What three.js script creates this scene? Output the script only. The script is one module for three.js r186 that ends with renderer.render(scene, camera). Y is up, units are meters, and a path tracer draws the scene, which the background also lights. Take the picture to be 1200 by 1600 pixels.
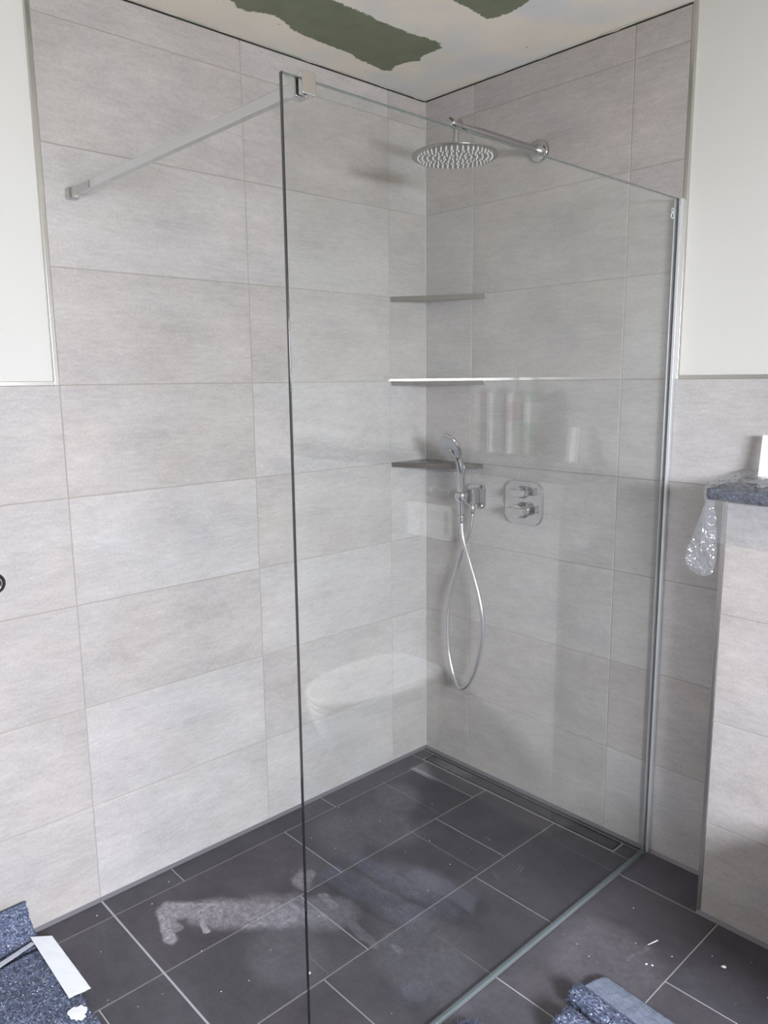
import * as THREE from 'three';
import { RectAreaLightUniformsLib } from 'three/addons/lights/RectAreaLightUniformsLib.js';
import { RoundedBoxGeometry } from 'three/addons/geometries/RoundedBoxGeometry.js';
import { mergeGeometries, mergeVertices } from 'three/addons/utils/BufferGeometryUtils.js';
import { ImprovedNoise } from 'three/addons/math/ImprovedNoise.js';

// ---------------------------------------------------------------- camera, sky, lights, exposure
const scene = new THREE.Scene();
const camera = new THREE.PerspectiveCamera(2 * Math.atan(800 / 1201.33) * 180 / Math.PI, 1200 / 1600, 0.02, 60);
camera.position.set(2.0879, 1.514, 2.1715);
camera.rotation.set(-0.16956, 0.82044, -0.01005, 'YXZ');
scene.add(camera);
scene.background = new THREE.Color(0.72, 0.8, 0.92);              // overcast sky, seen only through the window
RectAreaLightUniformsLib.init();
const WINDOW = { x: 4.02, y0: 1.05, y1: 2.25, z0: 1.2, z1: 2.6 };
{ // daylight at the window: the bright ground and horizon come in level, the sky comes in sloping down
  const l = new THREE.RectAreaLight(new THREE.Color(1.0, 0.83, 0.44), 8.5, 1.2, 0.9);
  l.position.set(WINDOW.x - 0.01, 1.65, 1.9); l.lookAt(0, 1.65, 1.9); scene.add(l);
  const s = new THREE.RectAreaLight(new THREE.Color(0.86, 0.9, 1.05), 120, 1.2, 0.8);
  s.position.set(WINDOW.x - 0.02, 1.65, 1.9); s.lookAt(WINDOW.x - 2, -2.5, 1.9); scene.add(s);
}
const renderer = new THREE.WebGLRenderer({ antialias: true });
renderer.toneMapping = THREE.LinearToneMapping;
renderer.toneMappingExposure = 1.03;
renderer.shadowMap.enabled = true;

// ---------------------------------------------------------------- helpers
let seed = 20240611;
const rnd = () => { seed = (seed * 1664525 + 1013904223) >>> 0; return seed / 4294967296; };
const rr = (a, b) => a + (b - a) * rnd();
const perlin = new ImprovedNoise();
const fbm = (x, y, z, o = 4) => { let s = 0, a = 0.5, f = 1; for (let i = 0; i < o; i++) { s += a * perlin.noise(x * f, y * f, z + i * 7.3); f *= 2.03; a *= 0.5; } return s; };
const used = {};
function numbered(n) { if (!(n in used)) { used[n] = 0; return n; } used[n]++; return n + '_' + String(used[n]).padStart(3, '0'); }
function tag(o, label, category, group) { o.userData = { ...o.userData, label, category }; if (group) o.userData.group = group; return o; }
function thing(name, label, category, pos = [0, 0, 0], group) {
  const g = new THREE.Group(); g.name = numbered(name); g.position.set(...pos); scene.add(g); return tag(g, label, category, group);
}
function part(name, geo, mat, parent, pos) {
  const m = new THREE.Mesh(geo, mat); m.name = name === 'tile' ? numbered(name) : (parent === scene ? numbered(name) : name);
  m.castShadow = m.receiveShadow = true; if (pos) m.position.set(...pos); parent.add(m); return m;
}
function struct(name, geo, mat, pos) { const m = part(name, geo, mat, scene, pos); m.userData.kind = 'structure'; return m; }
const V = (x, y, z) => new THREE.Vector3(x, y, z);
function box(x0, x1, y0, y1, z0, z1, r = 0) {                       // a box between two corners, in place
  const g = r ? new RoundedBoxGeometry(x1 - x0, y1 - y0, z1 - z0, 2, r) : new THREE.BoxGeometry(x1 - x0, y1 - y0, z1 - z0);
  g.translate((x0 + x1) / 2, (y0 + y1) / 2, (z0 + z1) / 2); return g;
}
function merge(list) { return mergeGeometries(list.map((g) => { const n = g.index ? g.toNonIndexed() : g; for (const k of Object.keys(n.attributes)) if (!['position', 'normal', 'uv'].includes(k)) n.deleteAttribute(k); return n; })); }
function grid(P, nu, nv, closeU = false) {                            // a surface from a function of u, v
  const pos = [], uv = [], idx = [];
  for (let j = 0; j <= nv; j++) for (let i = 0; i <= nu; i++) { const p = P(i / nu, j / nv); pos.push(p.x, p.y, p.z); uv.push(i / nu, j / nv); }
  for (let j = 0; j < nv; j++) for (let i = 0; i < nu; i++) { const a = j * (nu + 1) + i, b = a + 1, c = a + nu + 1, d = c + 1; idx.push(a, b, d, a, d, c); }
  const g = new THREE.BufferGeometry(); g.setAttribute('position', new THREE.Float32BufferAttribute(pos, 3)); g.setAttribute('uv', new THREE.Float32BufferAttribute(uv, 2)); g.setIndex(idx); g.computeVertexNormals();
  return g;
}
function sheet(P, nu, nv, t, su = 1, sv = 1) {                         // a slab of thickness t under the surface P(u, v), uv in metres
  const top = [], N = [];
  const g0 = grid(P, nu, nv), pn = g0.attributes.normal, pp = g0.attributes.position;
  const pos = [], uv = [], idx = []; const n = (nu + 1) * (nv + 1);
  for (let i = 0; i < n; i++) { pos.push(pp.getX(i), pp.getY(i), pp.getZ(i)); uv.push(g0.attributes.uv.getX(i) * su, g0.attributes.uv.getY(i) * sv); }
  for (let i = 0; i < n; i++) { pos.push(pp.getX(i) - t * pn.getX(i), pp.getY(i) - t * pn.getY(i), pp.getZ(i) - t * pn.getZ(i)); uv.push(g0.attributes.uv.getX(i) * su, g0.attributes.uv.getY(i) * sv); }
  const I = g0.index.array; for (let k = 0; k < I.length; k += 3) { idx.push(I[k], I[k + 1], I[k + 2]); idx.push(I[k] + n, I[k + 2] + n, I[k + 1] + n); }
  const rim = []; for (let i = 0; i < nu; i++) rim.push(i); for (let j = 0; j < nv; j++) rim.push(j * (nu + 1) + nu); for (let i = nu; i > 0; i--) rim.push(nv * (nu + 1) + i); for (let j = nv; j > 0; j--) rim.push(j * (nu + 1));
  for (let k = 0; k < rim.length; k++) { const a = rim[k], b = rim[(k + 1) % rim.length]; idx.push(a, a + n, b, b, a + n, b + n); }
  const g = new THREE.BufferGeometry(); g.setAttribute('position', new THREE.Float32BufferAttribute(pos, 3)); g.setAttribute('uv', new THREE.Float32BufferAttribute(uv, 2)); g.setIndex(idx); g.computeVertexNormals(); return g;
}
function boxUV(g, k) {                                              // uv in metres (times k) from the main direction of each face
  const n = g.toNonIndexed(), p = n.attributes.position, u = n.attributes.uv, N = g.toNonIndexed(); N.computeVertexNormals(); const q = N.attributes.normal;
  for (let i = 0; i < p.count; i++) { const a = [Math.abs(q.getX(i)), Math.abs(q.getY(i)), Math.abs(q.getZ(i))], m = a.indexOf(Math.max(...a)); u.setXY(i, (m === 0 ? p.getZ(i) : p.getX(i)) * k, (m === 1 ? p.getZ(i) : p.getY(i)) * k); }
  return n;
}
function loft(rings) {                                                 // closed skin over equal rings, capped at both ends
  const m = rings[0].length, pos = [], idx = [], uv = [];
  rings.forEach((r, j) => r.forEach((p, i) => { pos.push(p.x, p.y, p.z); uv.push(i / m, j / rings.length); }));
  for (let j = 0; j < rings.length - 1; j++) for (let i = 0; i < m; i++) { const a = j * m + i, b = j * m + (i + 1) % m, c = a + m, d = b + m; idx.push(a, b, d, a, d, c); }
  for (const [j, f] of [[0, 1], [rings.length - 1, 0]]) {
    const c = new THREE.Vector3(); rings[j].forEach((p) => c.addScaledVector(p, 1 / m)); const k = pos.length / 3; pos.push(c.x, c.y, c.z); uv.push(0.5, 0.5);
    for (let i = 0; i < m; i++) { const a = j * m + i, b = j * m + (i + 1) % m; f ? idx.push(k, b, a) : idx.push(k, a, b); }
  }
  const g = new THREE.BufferGeometry(); g.setAttribute('position', new THREE.Float32BufferAttribute(pos, 3)); g.setAttribute('uv', new THREE.Float32BufferAttribute(uv, 2)); g.setIndex(idx); g.computeVertexNormals(); return g;
}
function sweep(points, radii, seg = 60, round = 14) {                 // round rod along a curve with a radius that varies
  const c = new THREE.CatmullRomCurve3(points, false, 'centripetal'), fr = c.computeFrenetFrames(seg), rings = [];
  for (let j = 0; j <= seg; j++) {
    const t = j / seg, p = c.getPointAt(t), k = t * (radii.length - 1), i = Math.min(radii.length - 2, Math.floor(k)), r = radii[i] + (radii[i + 1] - radii[i]) * (k - i), ring = [];
    for (let q = 0; q < round; q++) { const a = q / round * 2 * Math.PI; ring.push(p.clone().addScaledVector(fr.normals[j], Math.cos(a) * r).addScaledVector(fr.binormals[j], Math.sin(a) * r)); }
    rings.push(ring);
  }
  return loft(rings);
}
function prism(pts, depth, bevel = 0, seg = 2) { // pts in xy, extruded along z
  const s = new THREE.Shape(pts.map(([x, y]) => new THREE.Vector2(x, y)));
  return new THREE.ExtrudeGeometry(s, { depth, bevelEnabled: bevel > 0, bevelSize: bevel, bevelThickness: bevel, bevelSegments: seg });
}
function lathe(profile, n = 40) { return new THREE.LatheGeometry(profile.map(([x, y]) => new THREE.Vector2(x, y)), n); }
function roundedRect(w, h, r, n = 8) { const o = []; for (const [cx, cy, a0] of [[w / 2 - r, h / 2 - r, 0], [-w / 2 + r, h / 2 - r, 90], [-w / 2 + r, -h / 2 + r, 180], [w / 2 - r, -h / 2 + r, 270]]) for (let i = 0; i <= n; i++) { const a = (a0 + 90 * i / n) * Math.PI / 180; o.push([cx + r * Math.cos(a), cy + r * Math.sin(a)]); } return o; }

// ---------------------------------------------------------------- textures
function dataTex(w, h, f, srgb = true, repeat = false) {
  const d = new Uint8Array(w * h * 4);
  for (let y = 0; y < h; y++) for (let x = 0; x < w; x++) { const c = f(x / w, y / h), k = (y * w + x) * 4; d[k] = Math.max(0, Math.min(255, c[0])); d[k + 1] = Math.max(0, Math.min(255, c[1])); d[k + 2] = Math.max(0, Math.min(255, c[2])); d[k + 3] = 255; }
  const t = new THREE.DataTexture(d, w, h); t.magFilter = THREE.LinearFilter; t.minFilter = THREE.LinearMipmapLinearFilter; t.generateMipmaps = true;
  if (srgb) t.colorSpace = THREE.SRGBColorSpace; if (repeat) t.wrapS = t.wrapT = THREE.RepeatWrapping; t.needsUpdate = true; return t;
}
function canvasTex(w, h, draw, srgb = true) {
  const c = document.createElement('canvas'); c.width = w; c.height = h; draw(c.getContext('2d'), w, h);
  const t = new THREE.CanvasTexture(c); if (srgb) t.colorSpace = THREE.SRGBColorSpace; t.wrapS = t.wrapT = THREE.RepeatWrapping; return t;
}
// concrete-look wall tile: soft clouds, sideways trowel streaks, fine pits
const wallTileTex = [0, 1, 2, 3, 4].map((k) => dataTex(384, 192, (u, v) => {
  const x = u * 0.6, y = v * 0.3, o = k * 31.7;
  const cloud = fbm(x * 5 + o, y * 7, o, 4), streak = fbm(x * 9 + o, y * 46, o + 3, 3), warm = fbm(x * 4 + 9 + o, y * 5, o + 11, 3), grain = fbm(x * 150, y * 150, o, 2);
  const pit = Math.max(0, fbm(x * 60 + o, y * 75, o + 5, 2) - 0.3) * 60;
  const fine = fbm(x * 30 + o, y * 110, o + 7, 3);
  const b = 168 + 17 * cloud + 9 * streak + 11 * fine + 14 * grain + pit;
  return [b + 2.2 + 3 * warm, b - 0.8, b - 3 - 3 * warm];
}));
// anthracite floor tiles over the whole room (metres), with dust smears and pale patches on them
const FX = 2.2, FZ = 2.2;
const blob = (x, z, cx, cz, rx, rz, a) => { const c = Math.cos(a), s = Math.sin(a), dx = x - cx, dz = z - cz; const p = (dx * c + dz * s) / rx, q = (-dx * s + dz * c) / rz; return Math.max(0, 1 - p * p - q * q); };
const stroke = (x, z, ax, az, bx, bz, r) => { const t = Math.max(0, Math.min(1, ((x - ax) * (bx - ax) + (z - az) * (bz - az)) / ((bx - ax) ** 2 + (bz - az) ** 2))); const d = Math.hypot(x - ax - t * (bx - ax), z - az - t * (bz - az)); return Math.max(0, 1 - (d / r) ** 2); };
const floorTex = dataTex(1600, 1600, (u, v) => {
  const x = u * FX, z = v * FZ;
  const cloud = fbm(x * 6, z * 6, 4.1, 5), fine = fbm(x * 90, z * 90, 8.2, 3), mott = fbm(x * 22, z * 26, 2.2, 3);
  let b = 70 + 16 * cloud + 10 * mott + 9 * fine;
  // swept plaster dust and pale patches: outlines broken up by the tile's own grain
  const wx = x + 0.02 * fbm(x * 18, z * 18, 21, 3), wz = z + 0.02 * fbm(x * 18, z * 18, 33, 3);
  let d = 0; const add = (k, w) => { d = Math.max(d, Math.min(1, k * 1.6) * w); };
  add(stroke(wx, wz, 0.185, 1.285, 0.300, 1.322, 0.022), 0.8); add(stroke(wx, wz, 0.185, 1.285, 0.268, 1.283, 0.017), 0.6);
  add(stroke(wx, wz, 0.180, 1.265, 0.275, 1.175, 0.045), 0.75); add(stroke(wx, wz, 0.270, 1.190, 0.425, 1.035, 0.075), 0.62);
  add(stroke(wx, wz, 0.285, 1.22, 0.335, 1.232, 0.012), 0.9); add(stroke(wx, wz, 0.36, 1.08, 0.52, 0.93, 0.085), 0.42); add(stroke(wx, wz, 0.47, 0.985, 0.505, 0.965, 0.03), 0.55);
  add(blob(wx, wz, 0.34, 0.90, 0.06, 0.035, 0.6), 0.5); add(stroke(wx, wz, 0.445, 0.905, 0.50, 0.91, 0.022), 0.6); add(stroke(wx, wz, 0.50, 0.91, 0.70, 0.93, 0.018), 0.36); add(blob(wx, wz, 0.75, 0.89, 0.03, 0.015, 0.2), 0.4); add(blob(wx, wz, 0.335, 0.865, 0.03, 0.02, 0.3), 0.5);  // first and last blob here: plain pale patches
  add(blob(wx, wz, 0.56, 0.68, 0.17, 0.10, -0.6), 0.25); add(blob(wx, wz, 0.30, 0.52, 0.16, 0.12, 0.3), 0.26); add(blob(wx, wz, 0.20, 0.36, 0.12, 0.10, 0.5), 0.28); add(blob(wx, wz, 0.24, 0.66, 0.16, 0.10, 0.5), 0.2);
  add(blob(wx, wz, 0.80, 0.85, 0.26, 0.14, 0.4), 0.2); add(blob(wx, wz, 1.16, 0.52, 0.18, 0.16, 0.2), 0.18); add(blob(wx, wz, 0.56, 1.12, 0.16, 0.12, 0.2), 0.15);
  add(stroke(wx, wz, 1.203, 0.475, 1.214, 0.40, 0.007), 0.3);
  const grain = 0.8 + 0.7 * fbm(x * 55, z * 55, 14, 3) + 0.8 * fbm(x * 230, z * 230, 40, 2);
  d = Math.max(0, d * grain);
  b += d * 112;
  return [b, b - 2, b + 3 + d * 4];
});
// ceiling: filler over green board, left open in two patches
const CX = 4.2, CZ = 4.4;
const G1 = [[0.178, 0.93], [0.155, 0.892], [0.151, 0.863], [0.174, 0.826], [0.182, 0.789], [0.168, 0.746], [0.144, 0.695], [0.135, 0.641], [0.133, 0.592], [0.13, 0.54], [0.135, 0.48], [0.118, 0.426], [0.108, 0.362], [0.102, 0.306], [0.118, 0.281], [0.156, 0.3], [0.198, 0.292], [0.235, 0.272], [0.277, 0.291], [0.348, 0.289], [0.37, 0.325], [0.354, 0.434], [0.352, 0.534], [0.358, 0.636], [0.359, 0.728], [0.36, 1.0], [0.37, 1.5], [0.15, 1.5]];
const G2 = [[0.571, 0.6], [0.571, 0.491], [0.57, 0.449], [0.568, 0.385], [0.561, 0.335], [0.584, 0.321], [0.638, 0.318], [0.674, 0.322], [0.711, 0.335], [0.80, 0.36], [0.83, 0.9], [0.84, 1.5], [0.58, 1.5]];
const inside = (P, x, z) => { let r = false; for (let i = 0, j = P.length - 1; i < P.length; j = i++) { const [a, b] = P[i], [c, d] = P[j]; if ((b > z) !== (d > z) && x < (c - a) * (z - b) / (d - b) + a) r = !r; } return r; };
const CTX = 1.7; // metres covered by the detailed ceiling texture
const ceilTex = dataTex(1280, 1280, (u, v) => {
  const x = u * CTX, z = v * CTX;
  const jx = x + 0.012 * fbm(x * 40, z * 40, 3, 4) + 0.006 * perlin.noise(x * 260, z * 260, 6), jz = z + 0.012 * fbm(x * 40, z * 40, 9, 4) + 0.006 * perlin.noise(x * 260, z * 260, 16);
  if (inside(G1, jx, jz) || inside(G2, jx, jz)) { const n = fbm(x * 14, z * 14, 5, 4); return [122 + 12 * n, 129 + 12 * n, 107 + 10 * n]; }
  const n = fbm(x * 5, z * 5, 1, 4), grey = Math.max(0, Math.min(1, 3 * (fbm(x * 3.5 + 4, z * 3.5, 12, 3) + 0.08)));
  const chip = fbm(x * 45, z * 45, 44, 2) > 0.44 ? -45 : 0, edge = Math.min(x, z) < 0.03 * fbm(x * 9, z * 9, 70, 3) ? 1 : 0;
  const b = 236 + 8 * n + 4 * fbm(x * 80, z * 80, 2, 2) + chip;
  return [b + 3 - 14 * grey - 22 * edge, b - 3 - 6 * grey - 6 * edge, b - 18 + 6 * grey - 10 * edge];
});
// painter's fleece: pressed fibres of many colours on blue grey
const fleeceTex = canvasTex(1024, 1024, (g, w, h) => {
  g.fillStyle = '#4b5467'; g.fillRect(0, 0, w, h);
  const cols = ['#3d465a', '#2b303e', '#566074', '#6b758a', '#7f899c', '#454e68', '#363b49', '#5b6580', '#8b93a4', '#575266', '#3f4c6a', '#282c37'];
  for (let i = 0; i < 16000; i++) { g.strokeStyle = cols[Math.floor(rnd() * cols.length)]; g.lineWidth = rr(2, 8); const x = rnd() * w, y = rnd() * h, a = rnd() * 6.3, l = rr(6, 26), b = a + rr(-1.4, 1.4); g.beginPath(); g.moveTo(x, y); g.quadraticCurveTo(x + Math.cos(a) * l * 0.5, y + Math.sin(a) * l * 0.5, x + Math.cos(b) * l, y + Math.sin(b) * l); g.stroke(); }
  for (let i = 0; i < 300; i++) { g.strokeStyle = ['#c2c7d0', '#a9b0bd', '#8d7480', '#aab2c2'][i % 4]; g.lineWidth = rr(1.5, 4); const x = rnd() * w, y = rnd() * h, a = rnd() * 6.3, l = rr(4, 20), b = a + rr(-2, 2); g.beginPath(); g.moveTo(x, y); g.quadraticCurveTo(x + Math.cos(a) * l * 0.5, y + Math.sin(a) * l * 0.5, x + Math.cos(b) * l, y + Math.sin(b) * l); g.stroke(); }
  for (let i = 0; i < 130; i++) { g.fillStyle = '#dfe2e8'; g.beginPath(); g.arc(rnd() * w, rnd() * h, rr(1.5, 5), 0, 7); g.fill(); }
});
const backTex = dataTex(512, 512, (u, v) => { const n = fbm(u * 9, v * 9, 2, 4), f = fbm(u * 70, v * 50, 8, 3), w = fbm(u * 40, v * 46, 31, 2) > 0.36 ? 60 : 0; const b = 108 + 26 * n + 44 * f + w; return [b - 6, b + 2, b + 16]; }, true, true);
const roughTex = dataTex(512, 512, (u, v) => { const b = 128 + 120 * fbm(u * 60, v * 60, 3, 4); return [b, b, b]; }, false, true);

// ---------------------------------------------------------------- materials
const std = (o) => new THREE.MeshStandardMaterial(o);
const M = {
  chrome: std({ color: 0xc6c6c7, metalness: 1, roughness: 0.06 }),
  brushed: std({ color: 0x8f8e89, metalness: 1, roughness: 0.32 }),
  trim: std({ color: 0xc9c8c3, metalness: 1, roughness: 0.28 }),
  steel: std({ color: 0xd2d1cf, metalness: 1, roughness: 0.35 }),
  plaster: std({ color: 0xc5c5c0, roughness: 0.9 }),
  grout: std({ color: 0x9d978f, roughness: 0.95 }),
  floorGrout: std({ color: 0x9c9a98, roughness: 0.95 }),
  silicone: std({ color: 0x626065, roughness: 0.45 }),
  ceramic: new THREE.MeshPhysicalMaterial({ color: 0xf1f1ef, roughness: 0.12, clearcoat: 0.6, clearcoatRoughness: 0.05 }),
  whitePlastic: std({ color: 0xf0f0ec, roughness: 0.35 }),
  whiteBoard: std({ color: 0xeef0ea, roughness: 0.6 }),
  tape: std({ color: 0xe3e7ea, roughness: 0.55 }),
  greyTape: std({ color: 0xb4b8c2, roughness: 0.5 }),
  fleece: std({ map: fleeceTex, roughness: 1, bumpMap: roughTex, bumpScale: 0.002 }),
  fleeceBack: std({ map: backTex, roughness: 0.9, bumpMap: roughTex, bumpScale: 0.0012 }),
  black: std({ color: 0x141414, roughness: 0.7 }),
  crumb: std({ color: 0xe8e6e0, roughness: 0.9 }),
  nozzle: std({ color: 0xd2d3d2, roughness: 0.45 }),
  sprayFace: std({ color: 0xa7abb0, roughness: 0.3, metalness: 0.5 }),
  glass: new THREE.MeshPhysicalMaterial({ color: new THREE.Color(0.962, 0.972, 0.966), roughness: 0.0, transmission: 1, thickness: 0, ior: 1.52 }),
  glassEdge: new THREE.MeshPhysicalMaterial({ color: 0x0b120f, roughness: 0.12, clearcoat: 1 }),
  topEdge: new THREE.MeshPhysicalMaterial({ color: 0x4a564f, roughness: 0.15, clearcoat: 1 }),
  windowGlass: new THREE.MeshPhysicalMaterial({ color: 0xffffff, roughness: 0, transmission: 1, thickness: 0, ior: 1.5 }),
  film: new THREE.MeshPhysicalMaterial({ color: 0xf6f8fa, roughness: 0.1, transmission: 0.93, thickness: 0, ior: 1.5 }),
  seal: std({ color: 0x5c6567, roughness: 0.4 }),
  ceiling: std({ map: ceilTex, roughness: 0.95 }),
  etch: std({ color: 0xc9d4d0, roughness: 0.8 }),
};
const wallTileMat = []; for (const t of wallTileTex) for (const c of [0xffffff, 0xf8f6f4]) wallTileMat.push(std({ map: t, color: c, roughness: 0.5 }));
const floorTileMat = [0xffffff, 0xf4f2f4, 0xe8e6e8, 0xfaf6f4].map((c) => std({ map: floorTex, color: c, roughness: 0.5 }));

// ---------------------------------------------------------------- tiles
const J = 0.0011, PROUD = 0.0016, CH = 0.0009;
function tileGeometry(w, h, t, uvOf) {                                 // w x h tile, chamfered face at z = 0, body below
  const c = CH, P = [[0, 0, -t], [w, 0, -t], [w, h, -t], [0, h, -t], [0, 0, -c], [w, 0, -c], [w, h, -c], [0, h, -c], [c, c, 0], [w - c, c, 0], [w - c, h - c, 0], [c, h - c, 0]];
  const q = [[8, 9, 10, 11], [4, 5, 9, 8], [5, 6, 10, 9], [6, 7, 11, 10], [7, 4, 8, 11], [0, 1, 5, 4], [1, 2, 6, 5], [2, 3, 7, 6], [3, 0, 4, 7]];
  const pos = [], uv = []; for (const [a, b, d, e] of q) for (const i of [a, b, d, a, d, e]) { pos.push(...P[i]); uv.push(...uvOf(P[i][0], P[i][1])); }
  const g = new THREE.BufferGeometry(); g.setAttribute('position', new THREE.Float32BufferAttribute(pos, 3)); g.setAttribute('uv', new THREE.Float32BufferAttribute(uv, 2)); g.computeVertexNormals(); return g;
}
const geoCache = {};
function wallTile(parent, a0, a1, y0, y1, place) {
  const w = a1 - a0 - 2 * J, h = y1 - y0 - 2 * J, v = Math.floor(rnd() * 4), fx = v & 1, fy = v >> 1;
  const key = [w.toFixed(4), h.toFixed(4), v].join();
  const g = geoCache[key] ??= tileGeometry(w, h, PROUD, (x, y) => [fx ? 1 - x / 0.6 : x / 0.6, fy ? 1 - y / 0.3 : y / 0.3]);
  const m = part('tile', g, wallTileMat[Math.floor(rnd() * wallTileMat.length)], parent);
  place(m, a0 + J, a1 - J, y0 + J); return m;
}
const ROW = 0.302, HALF = 1.51, CEIL = 2.514, RX = 4.0, RZ = 4.3, PL = 0.012;
const rows = [[0.004, ROW]]; for (let i = 1; i < 8; i++) rows.push([i * ROW, (i + 1) * ROW]); rows.push([8 * ROW, CEIL - 0.0050]);

// wall_left: plaster at x = -PL, tile faces at x = 0
const wallLeft = struct('wall_left', box(-0.2, -PL, -0.2, CEIL + 0.2, -0.2, RZ + 0.15), M.plaster);
part('grout_bed', merge([box(-PL, -PROUD, 0.0, CEIL - 0.010, -PL, 1.392), box(-PL, -PROUD, 0.0, HALF, 1.392, RZ)]), M.grout, wallLeft);
const onLeft = (m, a0, a1, y) => { m.position.set(0, y, a1); m.rotation.y = Math.PI / 2; };
for (const [z0, z1] of [[0.001, 0.187], [0.187, 0.789], [0.789, 1.392]]) for (const [y0, y1] of rows) wallTile(wallLeft, z0, z1, y0, y1, onLeft);
for (const [z0, z1] of [[1.392, 1.994], [1.994, 2.596], [2.596, 3.198], [3.198, 3.8], [3.8, RZ]]) for (const [y0, y1] of rows.slice(0, 5)) wallTile(wallLeft, z0, z1, y0, y1, onLeft);
// wall_back: the wall with the fittings, tile faces at z = 0
const wallBack = struct('wall_back', box(-PL, RX + 0.2, -0.2, CEIL + 0.2, -0.2, -PL), M.plaster);
part('grout_bed', merge([box(-PL + 0.0005, 1.003, 0.0, CEIL - 0.010, -PL, -PROUD), box(1.003, 2.19, 0.0, HALF, -PL, -PROUD)]), M.grout, wallBack);
const onBack = (m, a0, a1, y) => { m.position.set(a0, y, 0); };
for (const [x0, x1] of [[0.001, 0.2325], [0.2325, 0.8345], [0.8345, 1.003]]) for (const [y0, y1] of rows.slice(5)) wallTile(wallBack, x0, x1, y0, y1, onBack);
for (const [x0, x1] of [[0.001, 0.2325], [0.2325, 0.8345], [0.8345, 1.4365]]) for (const [y0, y1] of rows.slice(0, 5)) wallTile(wallBack, x0, x1, y0, y1, onBack);
for (let x = 1.4365; x < 2.1; x += 0.602) wallTile(wallBack, x, Math.min(2.19, x + 0.602), rows[4][0], rows[4][1], onBack);
// half-height boxed-in wall that carries the toilet
const HX = 1.242, HZ = 0.17, HT = 1.195;
const wallHalf = struct('wall_half', box(HX + 0.008, RX, 0, HT, 0.001, HZ - 0.008), M.grout);
part('grout_bed', box(HX + 0.006, RX, 0, HT, HZ - 0.008, HZ - PROUD), M.grout, wallHalf);
const onHalf = (m, a0, a1, y) => { m.position.set(a0, y, HZ); };
const hrows = [[0.006, 0.285], [0.285, 0.587], [0.587, 0.89], [0.89, HT - 0.002]];
for (const [x0, x1] of [[HX + 0.010, 1.845], [1.845, 2.447], [2.447, 3.049], [3.049, 3.651], [3.651, RX]]) for (const [y0, y1] of hrows) wallTile(wallHalf, x0, x1, y0, y1, onHalf);
const onHalfEnd = (m, a0, a1, y) => { m.position.set(HX + 0.008 - PROUD, y, a0); m.rotation.y = -Math.PI / 2; };
for (const [y0, y1] of hrows) wallTile(wallHalf, 0.003, HZ - 0.008, y0, y1, onHalfEnd);
// floor
const floor = struct('floor', box(-0.2, RX + 0.2, -0.2, -PROUD, -0.2, RZ + 0.2), M.floorGrout);
function floorTile(x0, x1, z0, z1) {
  const j = 0.0019, w = x1 - x0 - 2 * j, d = z1 - z0 - 2 * j, X = x0 + j, Z = z1 - j;
  const g = tileGeometry(w, d, PROUD, (a, b) => [(X + a) / FX, (Z - b) / FZ]);
  const m = part('tile', g, floorTileMat[Math.floor(rnd() * 4)], floor); m.rotation.x = -Math.PI / 2; m.position.set(X, 0, Z);
}
floorTex.wrapS = floorTex.wrapT = THREE.RepeatWrapping;
const DR = { x0: 0.066, x1: 0.926, z0: 0.022, z1: 0.088 };           // opening left for the drain
for (const [x0, x1, zs] of [
  [0.004, 0.093, [DR.z1, 0.565, 1.167, 1.392, 1.994, 2.596, RZ]],
  [0.093, 0.395, [DR.z1, 0.16, 0.79, 1.392, 1.994, 2.596, RZ]],
  [0.395, 0.699, [DR.z1, 0.36, 0.951, 1.392, 1.564, 2.166, 2.768, RZ]],
  [0.699, 0.999, [DR.z1, 0.507, 1.104, 1.392, 1.85, 2.45, 3.05, RZ]],
]) for (let i = 0; i + 1 < zs.length; i++) floorTile(x0, x1, zs[i], zs[i + 1]);
floorTile(0.004, 0.999, 0.003, DR.z0); floorTile(0.004, DR.x0, DR.z0, DR.z1); floorTile(DR.x1, 0.999, DR.z0, DR.z1);
for (let k = 0, x = 0.999; x < RX - 0.05; x += 0.3065, k++) {
  const zs = [0.003]; for (let z = [0.176, 0.48, 0.326, 0.06][k % 4]; z < RZ; z += 0.603) zs.push(z); zs.push(RZ);
  for (let i = 0; i + 1 < zs.length; i++) floorTile(x, Math.min(RX, x + 0.3065), zs[i], zs[i + 1]);
}
// ceiling with a ragged lip of filler along the tiles
const cg = new THREE.PlaneGeometry(CX, CZ, 1, 1);
const ceilBox = box(-0.2, RX + 0.2, CEIL, CEIL + 0.2, -0.2, RZ + 0.2);
{ const p = ceilBox.attributes.position, u = ceilBox.attributes.uv; for (let i = 0; i < p.count; i++) u.setXY(i, p.getX(i) / CTX, p.getZ(i) / CTX); }
ceilTex.wrapS = ceilTex.wrapT = THREE.MirroredRepeatWrapping;
const ceiling = struct('ceiling', ceilBox, M.ceiling);
function lip(n, len, along) {
  const P = (u, v) => { const s = u * len, w = 0.005 + 0.004 * fbm(s * 9, 3, along * 5, 4), y = CEIL - 0.0050 * Math.max(0, Math.min(1, 0.2 + 2.6 * fbm(s * 7, 1, along * 9, 4))); const o = w * v; return along ? V(s, y + 0.002 * v, 0.001 + o) : V(0.001 + o, y + 0.002 * v, s); };
  return grid(P, n, 1);
}
part('gap_shade_strip', merge([box(-PL + 0.0005, -0.0045, CEIL - 0.0098, CEIL - 0.0002, 0.0, 1.391), box(0.0, 1.002, CEIL - 0.0098, CEIL - 0.0002, -PL + 0.0005, -0.0045)]), std({ color: 0x232321, roughness: 1 }), ceiling).userData.label = 'dark strip standing in for the shade in the gap above the tiles';  // near-black colour painted in as the shade of the open gap
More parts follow.
